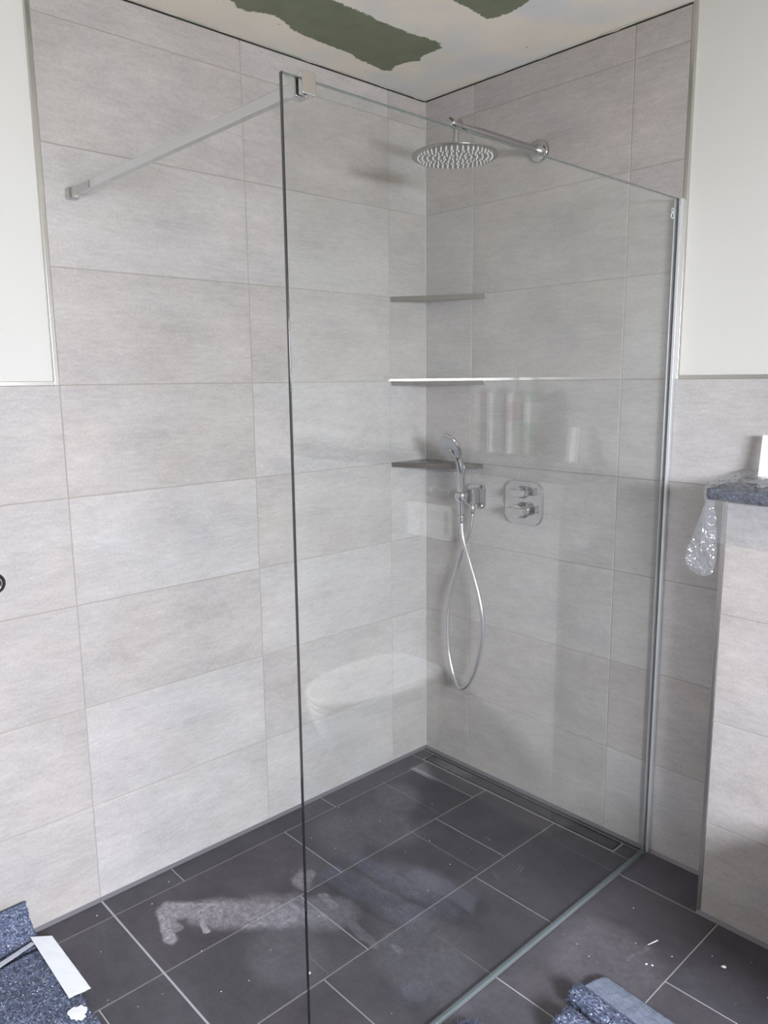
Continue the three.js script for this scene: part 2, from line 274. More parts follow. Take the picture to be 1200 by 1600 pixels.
const lipMat = std({ color: 0xc9c7ba, roughness: 0.95, side: THREE.DoubleSide });
part('filler_lip', lip(200, 1.39, 0), lipMat, ceiling); part('filler_lip', lip(200, 1.0, 1), lipMat, ceiling);
// walls outside the picture: window wall and rear wall
const W = WINDOW;
const wallRight = struct('wall_right', merge([box(RX, RX + 0.3, -0.2, W.y0, -0.2, RZ + 0.2), box(RX, RX + 0.3, W.y1, CEIL + 0.2, -0.2, RZ + 0.2), box(RX, RX + 0.3, W.y0, W.y1, -0.2, W.z0), box(RX, RX + 0.3, W.y0, W.y1, W.z1, RZ + 0.2)]), M.plaster);
const wainscot = std({ color: 0xaaa8a6, roughness: 0.5 });
part('wainscot', merge([box(RX - 0.01, RX, 0, W.y0 - 0.03, 0.18, RZ), box(RX - 0.01, RX, W.y0 - 0.03, HALF, 0.18, W.z0 - 0.03), box(RX - 0.01, RX, W.y0 - 0.03, HALF, W.z1 + 0.03, RZ)]), wainscot, wallRight);
const wallRear = struct('wall_rear', box(-PL, RX, -0.2, CEIL + 0.2, RZ, RZ + 0.2), M.plaster);
part('wainscot', merge([box(0, 1.3, 0, HALF, RZ - 0.01, RZ), box(2.5, RX - 0.01, 0, HALF, RZ - 0.01, RZ)]), wainscot, wallRear);
struct('added_door_1', merge([box(1.42, 2.38, 0.005, 2.05, RZ - 0.02, RZ - 0.001, 0.004), box(1.34, 1.42, 0, 2.12, RZ - 0.035, RZ - 0.001, 0.004), box(2.38, 2.46, 0, 2.12, RZ - 0.035, RZ - 0.001, 0.004), box(1.42, 2.38, 2.05, 2.12, RZ - 0.035, RZ - 0.001, 0.004)]), std({ color: 0x6b4a33, roughness: 0.5 }));  // unseen dark door, added to cut the light bounced round the room
{ const w = struct('window_1', merge([box(RX + 0.1, RX + 0.17, W.y0, W.y0 + 0.07, W.z0, W.z1), box(RX + 0.1, RX + 0.17, W.y1 - 0.07, W.y1, W.z0, W.z1), box(RX + 0.1, RX + 0.17, W.y0 + 0.07, W.y1 - 0.07, W.z0, W.z0 + 0.07), box(RX + 0.1, RX + 0.17, W.y0 + 0.07, W.y1 - 0.07, W.z1 - 0.07, W.z1)]), M.whitePlastic);
  part('pane', box(RX + 0.13, RX + 0.138, W.y0 + 0.07, W.y1 - 0.07, W.z0 + 0.07, W.z1 - 0.07), M.windowGlass, w); }

// silicone joints between walls and floor
function fillet(len) { const g = prism([[0, 0], [0.009, 0], [0.0055, 0.0035], [0.0035, 0.0055], [0, 0.009]], len); return g; }
{ const a = fillet(RZ - 0.01); struct('trim_1', a, M.silicone, [0, 0, 0.005]);                      // along wall_left
  const b = fillet(1.24); b.rotateY(-Math.PI / 2); b.translate(1.24, 0, 0); struct('trim_2', b, M.silicone, [0, 0, 0]);
  const c = fillet(2.7); c.rotateY(-Math.PI / 2); c.translate(2.7 + HX, 0, HZ); struct('trim_3', c, M.silicone, [0, 0, 0]);
  struct('trim_4', box(0, 0.0032, 0.01, CEIL - 0.006, 0, 0.0032), std({ color: 0xb9b5ae, roughness: 0.6 })); }   // corner joint
// metal edge profiles round the tiled areas
struct('trim_5', box(-PL, 0.0012, HALF - 0.001, CEIL - 0.002, 1.392, 1.4035, 0.001), M.trim);
struct('trim_6', box(-PL, 0.0012, HALF - 0.001, HALF + 0.010, 1.4037, RZ - 0.002, 0.001), M.trim);
struct('trim_7', box(1.003, 1.0145, HALF - 0.001, CEIL - 0.002, -PL, 0.0012, 0.001), M.trim);
struct('trim_8', box(1.0147, 2.19, HALF - 0.001, HALF + 0.010, -PL, 0.0012, 0.001), M.trim);
struct('trim_10', box(0.009, 0.97, -PROUD, 0.0004, 1.3892, 1.3948), std({ color: 0xa3a2a6, roughness: 0.6 }));   // movement joint in the floor
struct('trim_9', box(HX - 0.001, HX + 0.010, 0.004, HT - 0.002, HZ - 0.010, HZ + 0.001, 0.001), M.trim);

// ---------------------------------------------------------------- shower screen
{
  const GX0 = 0.9915, GX1 = 0.9978, GZ1 = 1.372, GH = 2.008;
  const s = thing('shower_screen', 'large frameless clear glass shower screen with dark green polished front edge', 'shower screen', [0.994, 0, 0]);
  const L = (g) => { g.translate(-0.994, 0, 0); return g; };
  part('glass_pane', L(box(GX0, GX1, 0.010, GH - 0.0022, 0.004, GZ1 - 0.0024)), M.glass, s);
  part('polished_edge', L(box(GX0, GX1, 0.010, GH, GZ1 - 0.0022, GZ1, 0.0006)), M.glassEdge, s).userData.label = 'dark green vertical front edge';
  part('top_edge', L(box(GX0, GX1, GH - 0.002, GH, 0.004, GZ1 - 0.0024)), M.topEdge, s);
  part('wall_profile', L(merge([box(0.985, 0.9888, 0.002, GH, 0.001, 0.016, 0.001), box(0.9992, 1.0075, 0.002, GH, 0.001, 0.016, 0.001)])), std({ color: 0xc3c6c7, metalness: 0.55, roughness: 0.38 }), s);
  part('bottom_seal', L(box(0.9875, 1.0, 0.0005, 0.0095, 0.022, GZ1, 0.002)), M.seal, s);
  const e1 = new THREE.TorusGeometry(0.0075, 0.0011, 6, 24); e1.rotateY(Math.PI / 2); e1.translate(0.0042, 1.958, 0.047);
  const e2 = new THREE.TorusGeometry(0.0055, 0.0009, 6, 24); e2.rotateY(Math.PI / 2); e2.translate(0.0042, 1.972, 0.047);
  part('etched_mark', merge([e1, e2]), M.etch, s).userData.label = 'small etched mark in the upper wall corner';
}
{ // stabilising bar from the left wall to the screen
  const s = thing('stabilizer_bar', 'slim rectangular chrome bar between the left tiled wall and the top of the glass screen', 'support bar', [0, 1.997, 1.325]);
  part('bar', box(0.02, 0.968, -0.010, 0.010, -0.0075, 0.0075, 0.0012), M.chrome, s);
  part('collar', box(0.058, 0.066, -0.0108, 0.0108, -0.0083, 0.0083, 0.001), M.chrome, s);
  part('wall_mount', merge([box(0.0005, 0.020, -0.014, 0.014, -0.014, 0.014, 0.002), box(0.020, 0.035, -0.0125, 0.0125, -0.0085, 0.0085, 0.001)]), M.chrome, s);
  part('glass_clamp', merge([box(0.9985, 1.011, -0.018, 0.018, -0.0145, 0.0145, 0.002), box(0.968, 0.9895, -0.017, 0.017, -0.0135, 0.0135, 0.002), box(0.970, 1.009, 0.0115, 0.0185, -0.011, 0.011, 0.002)]), M.chrome, s);
  const sc = new THREE.CylinderGeometry(0.004, 0.004, 0.004, 16); sc.translate(1.005, -0.0215, 0.004); part('screw', sc, M.chrome, s);
}
{ // fixed overhead shower
  const s = thing('rain_shower', 'large round chrome rain shower head on a straight wall arm', 'shower head', [0.513, 2.235, 0]);
  const rose = lathe([[0, 0.0005], [0.034, 0.0005], [0.034, 0.008], [0.031, 0.012], [0.014, 0.013], [0.014, 0.030], [0, 0.030]]); rose.rotateX(Math.PI / 2); part('wall_rose', rose, M.chrome, s);
  const arm = new THREE.CylinderGeometry(0.0115, 0.0115, 0.37, 28); arm.rotateX(Math.PI / 2); arm.translate(0, 0, 0.215); part('arm', arm, M.chrome, s);
  const elbow = lathe([[0, -0.02], [0.015, -0.02], [0.015, 0.016], [0.012, 0.02], [0, 0.02]]); elbow.rotateX(Math.PI / 2); elbow.translate(0, 0, 0.412); part('elbow', elbow, M.chrome, s);
  const hz = 0.41, hy = -0.087;
  const stem = lathe([[0, hy + 0.004], [0.016, hy + 0.004], [0.016, hy + 0.016], [0.0095, hy + 0.030], [0.0095, -0.005], [0, -0.005]]); stem.translate(0, 0, hz); part('stem', stem, M.chrome, s);
  const head = part('head', (() => { const g = lathe([[0, 0], [0.121, 0], [0.125, 0.0018], [0.1255, 0.004], [0.124, 0.006], [0.04, 0.0095], [0, 0.0105]], 96); g.translate(0, hy - 0.003, hz); return g; })(), std({ color: 0xa9a9a6, metalness: 1, roughness: 0.16 }), s);
  const nz = []; for (const [r0, k] of [[0.016, 8], [0.032, 14], [0.048, 20], [0.064, 26], [0.08, 32], [0.095, 38], [0.107, 44]]) for (let i = 0; i < k; i++) { const a = i / k * 2 * Math.PI + r0 * 22, c = new THREE.CylinderGeometry(0.0023, 0.0014, 0.0045, 8); c.translate(r0 * Math.cos(a), hy - 0.005, hz + r0 * Math.sin(a)); nz.push(c); }
  const n = part('nozzles', merge(nz), M.nozzle, head); n.userData.kind = 'stuff'; n.userData.label = 'rows of small white rubber nozzles';
}
{ // hand shower in its holder, hose, outlet
  const s = thing('hand_shower', 'chrome hand shower with oval face tilted in its wall holder', 'hand shower', [0.253, 1.10, 0.075]);
  part('handle', sweep([V(0, -0.075, 0), V(0, -0.02, 0), V(0, 0.05, 0.001), V(0, 0.105, 0.006), V(-0.001, 0.145, 0.024), V(-0.002, 0.180, 0.052)], [0.0115, 0.0145, 0.0155, 0.0155, 0.0145, 0.019], 50, 18), M.chrome, s);
  const hd = new THREE.Group(); 
  const tilt = (g) => { g.scale(0.86, 1, 1.08); g.rotateX(Math.PI / 2 + 0.62); g.translate(-0.002, 0.185, 0.055); return g; };
  const head = part('head', tilt(lathe([[0, -0.018], [0.02, -0.016], [0.042, -0.007], [0.0505, 0.001], [0.052, 0.006], [0.050, 0.010], [0.047, 0.011], [0, 0.011]], 48)), M.chrome, s);
  part('spray_face', tilt(lathe([[0, 0.0112], [0.043, 0.0112], [0.0435, 0.0122], [0.0, 0.0132]], 48)), M.sprayFace, head);
  part('hose_nut', (() => { const g = lathe([[0, -0.105], [0.0085, -0.105], [0.0105, -0.098], [0.0115, -0.080], [0.0115, -0.075], [0, -0.075]]); return g; })(), M.chrome, s);
  const o = thing('shower_holder', 'square chrome wall outlet with holder for the hand shower', 'holder', [0.268, 1.089, 0]);
  const pl = prism(roundedRect(0.074, 0.084, 0.014), 0.006, 0.003); pl.translate(0, 0, 0.0032); part('wall_plate', pl, M.chrome, o);
  part('body', merge([box(-0.022, 0.018, -0.026, 0.030, 0.012, 0.050, 0.004)]), M.chrome, o);
  const cr = new THREE.TorusGeometry(0.0212, 0.0042, 10, 30, Math.PI * 1.7); cr.scale(1, 1, 3.6); cr.rotateX(Math.PI / 2); cr.rotateY(2.0); cr.translate(-0.015, 0.006, 0.075); part('cradle', cr, M.chrome, o);
  const el = lathe([[0, -0.06], [0.0085, -0.06], [0.010, -0.05], [0.0115, -0.026], [0, -0.026]]); el.translate(0.004, 0, 0.034); part('outlet_nipple', el, M.chrome, o);
  const pts = [V(0.253, 0.997, 0.075), V(0.262, 0.94, 0.0755), V(0.295, 0.86, 0.077), V(0.342, 0.74, 0.078), V(0.362, 0.65, 0.078), V(0.355, 0.56, 0.076), V(0.325, 0.45, 0.072), V(0.280, 0.373, 0.068), V(0.243, 0.352, 0.062), V(0.205, 0.385, 0.056), V(0.176, 0.46, 0.052), V(0.163, 0.55, 0.049), V(0.166, 0.66, 0.046), V(0.195, 0.78, 0.042), V(0.235, 0.90, 0.037), V(0.262, 0.97, 0.035), V(0.272, 1.028, 0.034)];
  const h = part('shower_hose', sweep(pts, [0.0088, 0.0088], 260, 14), std({ color: 0xc4c5c7, metalness: 0.85, roughness: 0.22 }), scene);
  tag(h, 'smooth silver shower hose hanging in a long loop below the hand shower', 'hose');
}
{ // concealed thermostat
  const s = thing('shower_mixer', 'rounded square chrome shower mixer plate with two control knobs', 'mixer', [0.481, 1.088, 0]);
  const pl = prism(roundedRect(0.156, 0.146, 0.034, 10), 0.004, 0.003); pl.translate(0, 0, 0.0032); part('plate', pl, M.chrome, s);
  for (const [y, r, d, bw, label] of [[0.038, 0.0185, 0.040, 0.032, 'smaller upper knob'], [-0.026, 0.025, 0.048, 0.036, 'larger lower knob']]) {
    const k = lathe([[0, 0.010], [r + 0.004, 0.010], [r + 0.004, 0.014], [r, 0.016], [r, d], [r - 0.002, d + 0.002], [0, d + 0.002]], 40); k.rotateX(Math.PI / 2); k.translate(0, y, 0);
    const kn = part('knob', k, M.chrome, s); kn.userData.label = label;
    part('lever', box(-bw, bw, y - 0.012, y + 0.012, d - 0.018, d + 0.010, 0.003), M.chrome, kn);
  }
}
// ---------------------------------------------------------------- corner shelves
function shelf(y, label) {
  const s = thing('corner_shelf', label, 'shelf', [0, y, 0], 'steel corner shelves');
  const a = 0.186, b = 0.300, sh = new THREE.Shape([new THREE.Vector2(0.002, -0.002), new THREE.Vector2(b, -0.002), new THREE.Vector2(b - 0.004, -0.006), new THREE.Vector2(0.006, -a + 0.002), new THREE.Vector2(0.002, -a)]);
  for (let i = 0; i < 7; i++) for (let j = 0; j < 5; j++) { const x = 0.03 + i * 0.036, z = 0.025 + j * 0.032; if (x / b + z / a > 0.86) continue; const h = new THREE.Path(); h.absellipse(x, -z, 0.012, 0.006, 0, Math.PI * 2, true, (i + j) % 2 ? 0.6 : -0.6); sh.holes.push(h); }
  const g = new THREE.ExtrudeGeometry(sh, { depth: 0.002, bevelEnabled: false, curveSegments: 8 }); g.rotateX(-Math.PI / 2); g.translate(0, -0.002, 0); part('plate', g, M.brushed, s);
  const dir = V(b - 0.004, 0, -(a - 0.002)), len = dir.length() - 0.006, ang = Math.atan2(a - 0.002, b - 0.004);
  const lp = box(0, len, -0.017, 0.0005, -0.001, 0.001, 0.0008); lp.rotateY(ang); lp.translate(0.004, 0, a - 0.002); part('front_lip', lp, M.brushed, s);
}
shelf(1.812, 'triangular perforated steel corner shelf, topmost of the three'); shelf(1.512, 'triangular perforated steel corner shelf, middle one of the three'); shelf(1.209, 'triangular perforated steel corner shelf, lowest, behind the hand shower');
{ // linear drain
  const s = thing('shower_drain', 'long narrow linear floor drain with steel frame and dark tile insert along the wall', 'drain', [0.066, 0, 0.022]);
  const w = DR.x1 - DR.x0, d = DR.z1 - DR.z0;
  part('frame', merge([box(0.001, w - 0.001, -0.0015, 0.0008, 0.001, 0.0035), box(0.001, w - 0.001, -0.0015, 0.0008, d - 0.0035, d - 0.001), box(0.001, 0.0035, -0.0015, 0.0008, 0.0035, d - 0.0035), box(w - 0.0035, w - 0.001, -0.0015, 0.0008, 0.0035, d - 0.0035)]), M.steel, s);
  part('channel', box(0.0036, w - 0.0036, -0.0016, -0.0014, 0.0036, d - 0.0036), M.black, s);  // thin black sheet: shade of the deep gap put in as colour
  const ig = tileGeometry(w - 0.024, d - 0.024, 0.0013, (a, b) => [(0.07 + a) / FX, (0.3 + b) / FZ]); ig.rotateX(-Math.PI / 2);
  part('tile_insert', ig, floorTileMat[1], s, [0.012, 0, d - 0.012]);
}
// ---------------------------------------------------------------- left wall pipe opening
{
  const s = thing('pipe_opening', 'round dark pipe opening with black ring in the left wall tiles', 'wall opening', [0, 1.008, 1.598]);
  const r = new THREE.TorusGeometry(0.0245, 0.0035, 10, 40); r.rotateY(Math.PI / 2); r.translate(0.001, 0, 0); part('rubber_ring', r, M.black, s);
  const i = new THREE.TorusGeometry(0.018, 0.003, 10, 36); i.rotateY(Math.PI / 2); i.translate(0.002, 0, 0); part('metal_ring', i, M.chrome, s);
  const c = new THREE.CircleGeometry(0.022, 36); c.rotateY(Math.PI / 2); c.translate(0.0008, 0, 0); part('recess', new THREE.CylinderGeometry(0.021, 0.021, 0.001, 36).rotateZ(Math.PI / 2).translate(0.0006, 0, 0), M.black, s);
}
// ---------------------------------------------------------------- ledge: fleece, film, things standing on it
{
  const P = (u, v) => { const x = 1.203 + u * 1.72, z = 0.184 - v * 0.183; return V(x, 1.226 + 0.006 * fbm(x * 6, z * 8, 2, 3), z + 0.003 * fbm(x * 14, v, 4, 3)); };
  const f = part('fleece_cover', boxUV(sheet(P, 120, 10, 0.029), 2.2), std({ map: fleeceTex, color: 0xa2a6ae, roughness: 1, bumpMap: roughTex, bumpScale: 0.002 }), scene); tag(f, 'dark blue grey painter fleece folded over the half wall ledge', 'fleece cover');
  // clear film over the ledge: pushed up at the wall, over the front edge and down the face
  const crinkle = (x, t) => 0.009 * fbm(x * 24, t * 22, 8, 3) + 0.014 * Math.abs(fbm(x * 64 + 14 * t, t * 26, 18, 2)) + 0.006 * Math.pow(Math.max(0, 1 - Math.abs(4 * fbm(x * 11 + 4 * t, t * 5, 40, 2))), 3);
  const prof = [[0.012, 1.262], [0.05, 1.247], [0.11, 1.241], [0.17, 1.236], [0.192, 1.231], [0.196, 1.215], [0.192, 1.19], [0.182, 1.15], [0.179, 1.10], [0.181, 1.085]];
  const F = (u, v) => { const x = 1.203 + u * 1.70, k = v * (prof.length - 1), i = Math.min(prof.length - 2, Math.floor(k)), f2 = k - i; let z = prof[i][0] * (1 - f2) + prof[i + 1][0] * f2, y = prof[i][1] * (1 - f2) + prof[i + 1][1] * f2; const c = crinkle(x, v);
    if (i < 4) { y += Math.abs(c) * 1.5 + (1 - v * 2.2) * 0.02 * Math.max(0, fbm(x * 5, 2, 3, 2)) * (x > 1.25 ? 1 : 0); if (x < 1.27) y -= (1.27 - x) * 0.28 * (1 - v * 2.2); } else z += Math.abs(c) + 0.002; if (i >= 8) y += 0.01 * fbm(x * 6, 1, 7, 2); return V(x, y, z); };
  const fm = part('plastic_film', grid(F, 420, 46), M.film, scene); tag(fm, 'clear crinkled plastic film draped over the fleece on the half wall', 'plastic film');
  // the corner of the film, gathered into a hanging bag left of the half wall
  const left = [1.203, 1.186, 1.160, 1.148, 1.147, 1.162, 1.186], right = [1.212, 1.222, 1.230, 1.232, 1.228, 1.222, 1.207], ys = [1.224, 1.16, 1.085, 1.05, 1.02, 0.995, 0.985];
  const B = (side) => (u, v) => { const k = v * 6, i = Math.min(5, Math.floor(k)), f2 = k - i, l = left[i] + (left[i + 1] - left[i]) * f2, r = right[i] + (right[i + 1] - right[i]) * f2, y = ys[i] + (ys[i + 1] - ys[i]) * f2;
    const x = l + (r - l) * u, c = 0.020 * fbm(x * 34, y * 22, 5 + side, 3) + 0.012 * Math.abs(fbm(x * 80, y * 46, 3 + side, 2)), puff = 0.02 * Math.sin(Math.PI * u) * Math.sin(Math.PI * Math.min(1, v * 1.05)); return V(x + 0.006 * fbm(y * 40, u * 3, 8, 2), y, 0.165 + side * puff + c * Math.sin(Math.PI * Math.min(1, 0.1 + v * 0.9))); };
  part('hanging_corner', merge([grid(B(1), 40, 90), grid(B(-1), 40, 90)]), M.film, fm).userData.label = 'gathered bag-like corner of the film';
  const b = part('white_board', box(0, 0.032, 0, 0.118, -0.004, 0.004, 0.001), M.whiteBoard, scene); b.position.set(1.277, 1.243, 0.045); b.rotation.x = -0.12; tag(b, 'small white board standing upright on the film-covered ledge', 'board');
}
// silicone cartridges on the ledge (seen mirrored in the glass)
{
  const spec = [[1.664, '#b9a9a0', '#c9bfb8', 0, 'cream cartridge without nozzle, leftmost of the four in the mirror image'], [1.606, '#eef0f0', '#d7dadc', 0, 'plain white cartridge standing beside the cream one'], [1.523, '#e9e7e6', '#d9a8a2', 1, 'white cartridge with red label and long nozzle'], [1.448, '#8fb487', '#dfe9da', 0, 'green cartridge standing at the end of the row']];
  for (const [x, c, band, noz, label] of spec) {
    const t = thing('sealant_cartridge', label, 'cartridge', [x, 1.262, 0.047], 'sealant cartridges on the ledge');
    part('tube', lathe([[0, 0], [0.0235, 0], [0.0245, 0.002], [0.0245, 0.200], [0.023, 0.206], [0.009, 0.212], [0.008, 0.225], [0, 0.225]], 32), std({ color: c, roughness: 0.4 }), t);
    part('label_band', lathe([[0.0248, 0.11], [0.0248, 0.175]], 32), std({ color: band, roughness: 0.4, side: THREE.DoubleSide }), t);
    if (noz) part('nozzle', lathe([[0, 0.225], [0.009, 0.225], [0.004, 0.31], [0, 0.312]], 16), M.whitePlastic, t);
  }
}
// ---------------------------------------------------------------- toilet, mirrored in the glass
{
  const t = thing('toilet', 'white wall-hung toilet with closed lid on the half wall', 'toilet', [1.84, 0.012, HZ]);
  const ringAt = (y, w, l, back) => { const r = []; for (let i = 0; i < 48; i++) { const a = i / 48 * 2 * Math.PI, c = Math.cos(a), s = Math.sin(a); const z = s >= 0 ? back + (l - back) * Math.pow(s, 0.97) : back + s * (back - 0.003); const x = w * Math.sign(c) * Math.pow(Math.abs(c), s < 0 ? 0.35 : 0.9); r.push(V(x, y, z)); } return r; };
  part('bowl', loft([ringAt(0.09, 0.075, 0.20, 0.09), ringAt(0.11, 0.10, 0.27, 0.10), ringAt(0.18, 0.125, 0.38, 0.13), ringAt(0.27, 0.155, 0.47, 0.18), ringAt(0.35, 0.165, 0.505, 0.22), ringAt(0.395, 0.17, 0.515, 0.24), ringAt(0.41, 0.168, 0.513, 0.24)].reverse()), M.ceramic, t);
  part('seat', loft([ringAt(0.414, 0.172, 0.519, 0.24), ringAt(0.418, 0.175, 0.522, 0.24), ringAt(0.428, 0.175, 0.522, 0.24), ringAt(0.431, 0.173, 0.519, 0.24)].reverse()), M.whitePlastic, t);
  part('lid', loft([ringAt(0.434, 0.173, 0.520, 0.24), ringAt(0.438, 0.177, 0.525, 0.24), ringAt(0.450, 0.176, 0.524, 0.24), ringAt(0.457, 0.168, 0.514, 0.235), ringAt(0.460, 0.15, 0.49, 0.22)].reverse()), M.ceramic, t);
  const p = thing('flush_plate', 'white rectangular flush plate on the half wall above the toilet', 'flush plate', [1.80, 1.01, HZ]);
  const f = prism(roundedRect(0.22, 0.12, 0.008), 0.006, 0.002); f.translate(0, 0, 0.0022); part('plate', f, M.whitePlastic, p);
  for (const [x, w] of [[-0.03, 0.11], [0.065, 0.06]]) { const g = prism(roundedRect(w, 0.085, 0.006), 0.004, 0.0015); g.translate(x, 0, 0.0098); part('button', g, M.whitePlastic, p); }
}
// ---------------------------------------------------------------- painter's fleece on the floor
function hairs(points, n, len, mat, parent) {                          // loose fibres standing off a fleece
  const pos = []; for (let i = 0; i < n; i++) { const [p, nrm] = points(), a = V(rr(-1, 1), rr(-1, 1), rr(-1, 1)).multiplyScalar(0.9).add(nrm).normalize(), l = len * rr(0.4, 1.4), s = V(rr(-1, 1), rr(-1, 1), rr(-1, 1)).cross(a).normalize().multiplyScalar(0.0005), m = p.clone().addScaledVector(a, l * 0.5), b = V(rr(-1, 1), rr(-1, 1), rr(-1, 1)).multiplyScalar(0.8).add(a).normalize(), e = m.clone().addScaledVector(b, l * 0.5);
    for (const [A, B] of [[p, m], [m, e]]) { const q = [A.clone().add(s), A.clone().sub(s), B.clone().sub(s), B.clone().add(s)]; for (const k of [0, 1, 2, 0, 2, 3]) pos.push(q[k].x, q[k].y, q[k].z); } }
  const g = new THREE.BufferGeometry(); g.setAttribute('position', new THREE.Float32BufferAttribute(pos, 3)); g.computeVertexNormals(); const m = part('fibres', g, mat, parent); m.userData.kind = 'stuff'; return m;
}
const hairMat = std({ color: 0x454d60, roughness: 1, side: THREE.DoubleSide });
{ // left: two sheets, one turned up against the wall
  const A = (u, v) => { const e = 0.004 * fbm(u * 9, v * 9, 3, 3); const z = 1.600 + u * 0.5 + 0.012 * fbm(v * 8, 2, 1, 3), f = v * 0.15; // runs from the wall edge down onto the floor
    const up = Math.max(0, 0.098 - f), out = Math.max(0, f - 0.098); return V(0.014 + out + 0.028 * Math.pow(Math.min(1, f / 0.098), 3) + e, 0.010 + up + 0.012 * Math.pow(Math.max(0, 1 - Math.abs(f - 0.098) / 0.03), 2) * 0.4 + Math.abs(e), z - 0.012 * Math.min(1, f / 0.098)); };
  const a = part('fleece_sheet', sheet(A, 40, 30, 0.006, 1.2, 0.43), M.fleece, scene); tag(a, 'blue grey fleece sheet turned up against the left tiled wall', 'fleece sheet');
  const Bf = (u, v) => { const q0 = V(0.102, 0, 1.578), q1 = V(0.46, 0, 1.585), q2 = V(0.50, 0, 2.15), q3 = V(0.102, 0, 2.15); const p = q0.clone().lerp(q1, u).lerp(q3.clone().lerp(q2, u), v); const n = fbm(p.x * 14, p.z * 14, 6, 3); p.y = 0.0105 + 0.006 * n + 0.003 * fbm(p.x * 50, p.z * 50, 6, 2); p.x += 0.008 * fbm(v * 9, u * 2, 4, 3); p.z += 0.010 * fbm(u * 8, v * 2, 9, 3); return p; };
  const b = part('fleece_sheet', sheet(Bf, 60, 60, 0.007, 0.85, 1.35), M.fleece, scene); tag(b, 'large blue grey fleece sheet lying flat on the floor beside the white tape', 'fleece sheet');
  part('paint_stain', grid((u, v) => { const a = u * 2 * Math.PI, q = v * (0.021 + 0.016 * fbm(Math.cos(a) * 2, Math.sin(a) * 2, 3, 3)); return V(0.392 + q * 1.2 * Math.cos(a), 0.0205 + 0.001 * (1 - v), 1.612 + q * Math.sin(a)); }, 28, 4), std({ color: 0xe2e4e6, roughness: 0.8, side: THREE.DoubleSide }), b).userData.label = 'white dried paint blot on the fleece';
  const edge = () => { const u = rnd() < 0.5 ? rr(0, 1) : 1 - rnd() * 0.04, v = u > 0.95 ? rr(0, 0.4) : rnd() * 0.03; const p = Bf(u, v); return [p, V(rr(-0.4, 0.4), 0.5, -1)]; };
  hairs(edge, 500, 0.008, hairMat, b);
  const T = (q, y, w) => (u, v) => { const [a0, a1, b1, b0] = q.map(([x, z]) => V(x, 0, z)); const p = a0.clone().lerp(a1, u).lerp(b0.clone().lerp(b1, u), v); p.y = y + w * fbm(u * 2.1, v * 6, 3, 2) + (v > 0.94 ? 0.004 * fbm(u * 9, 2, 2, 2) : 0); return p; };
  const t1 = part('tape_strip', sheet((u, v) => { const p = T([[0.045, 1.607], [0.083, 1.562], [0.340, 1.560], [0.335, 1.612]], 0.0225, 0.002)(u, v); p.z += 0.006 * fbm(u * 7, v * 2, 5, 2) * (v > 0.9 ? 1 : 0.1); return p; }, 8, 40, 0.0008), M.tape, scene); tag(t1, 'wide white paper tape strip on the fleece edge', 'tape');
  const t2 = part('tape_strip', sheet(T([[0.068, 1.612], [0.082, 1.606], [0.118, 1.735], [0.100, 1.741]], 0.0225, 0.001), 4, 20, 0.0008), M.greyTape, scene); tag(t2, 'narrow light grey tape strip between two fleece sheets', 'tape');
}
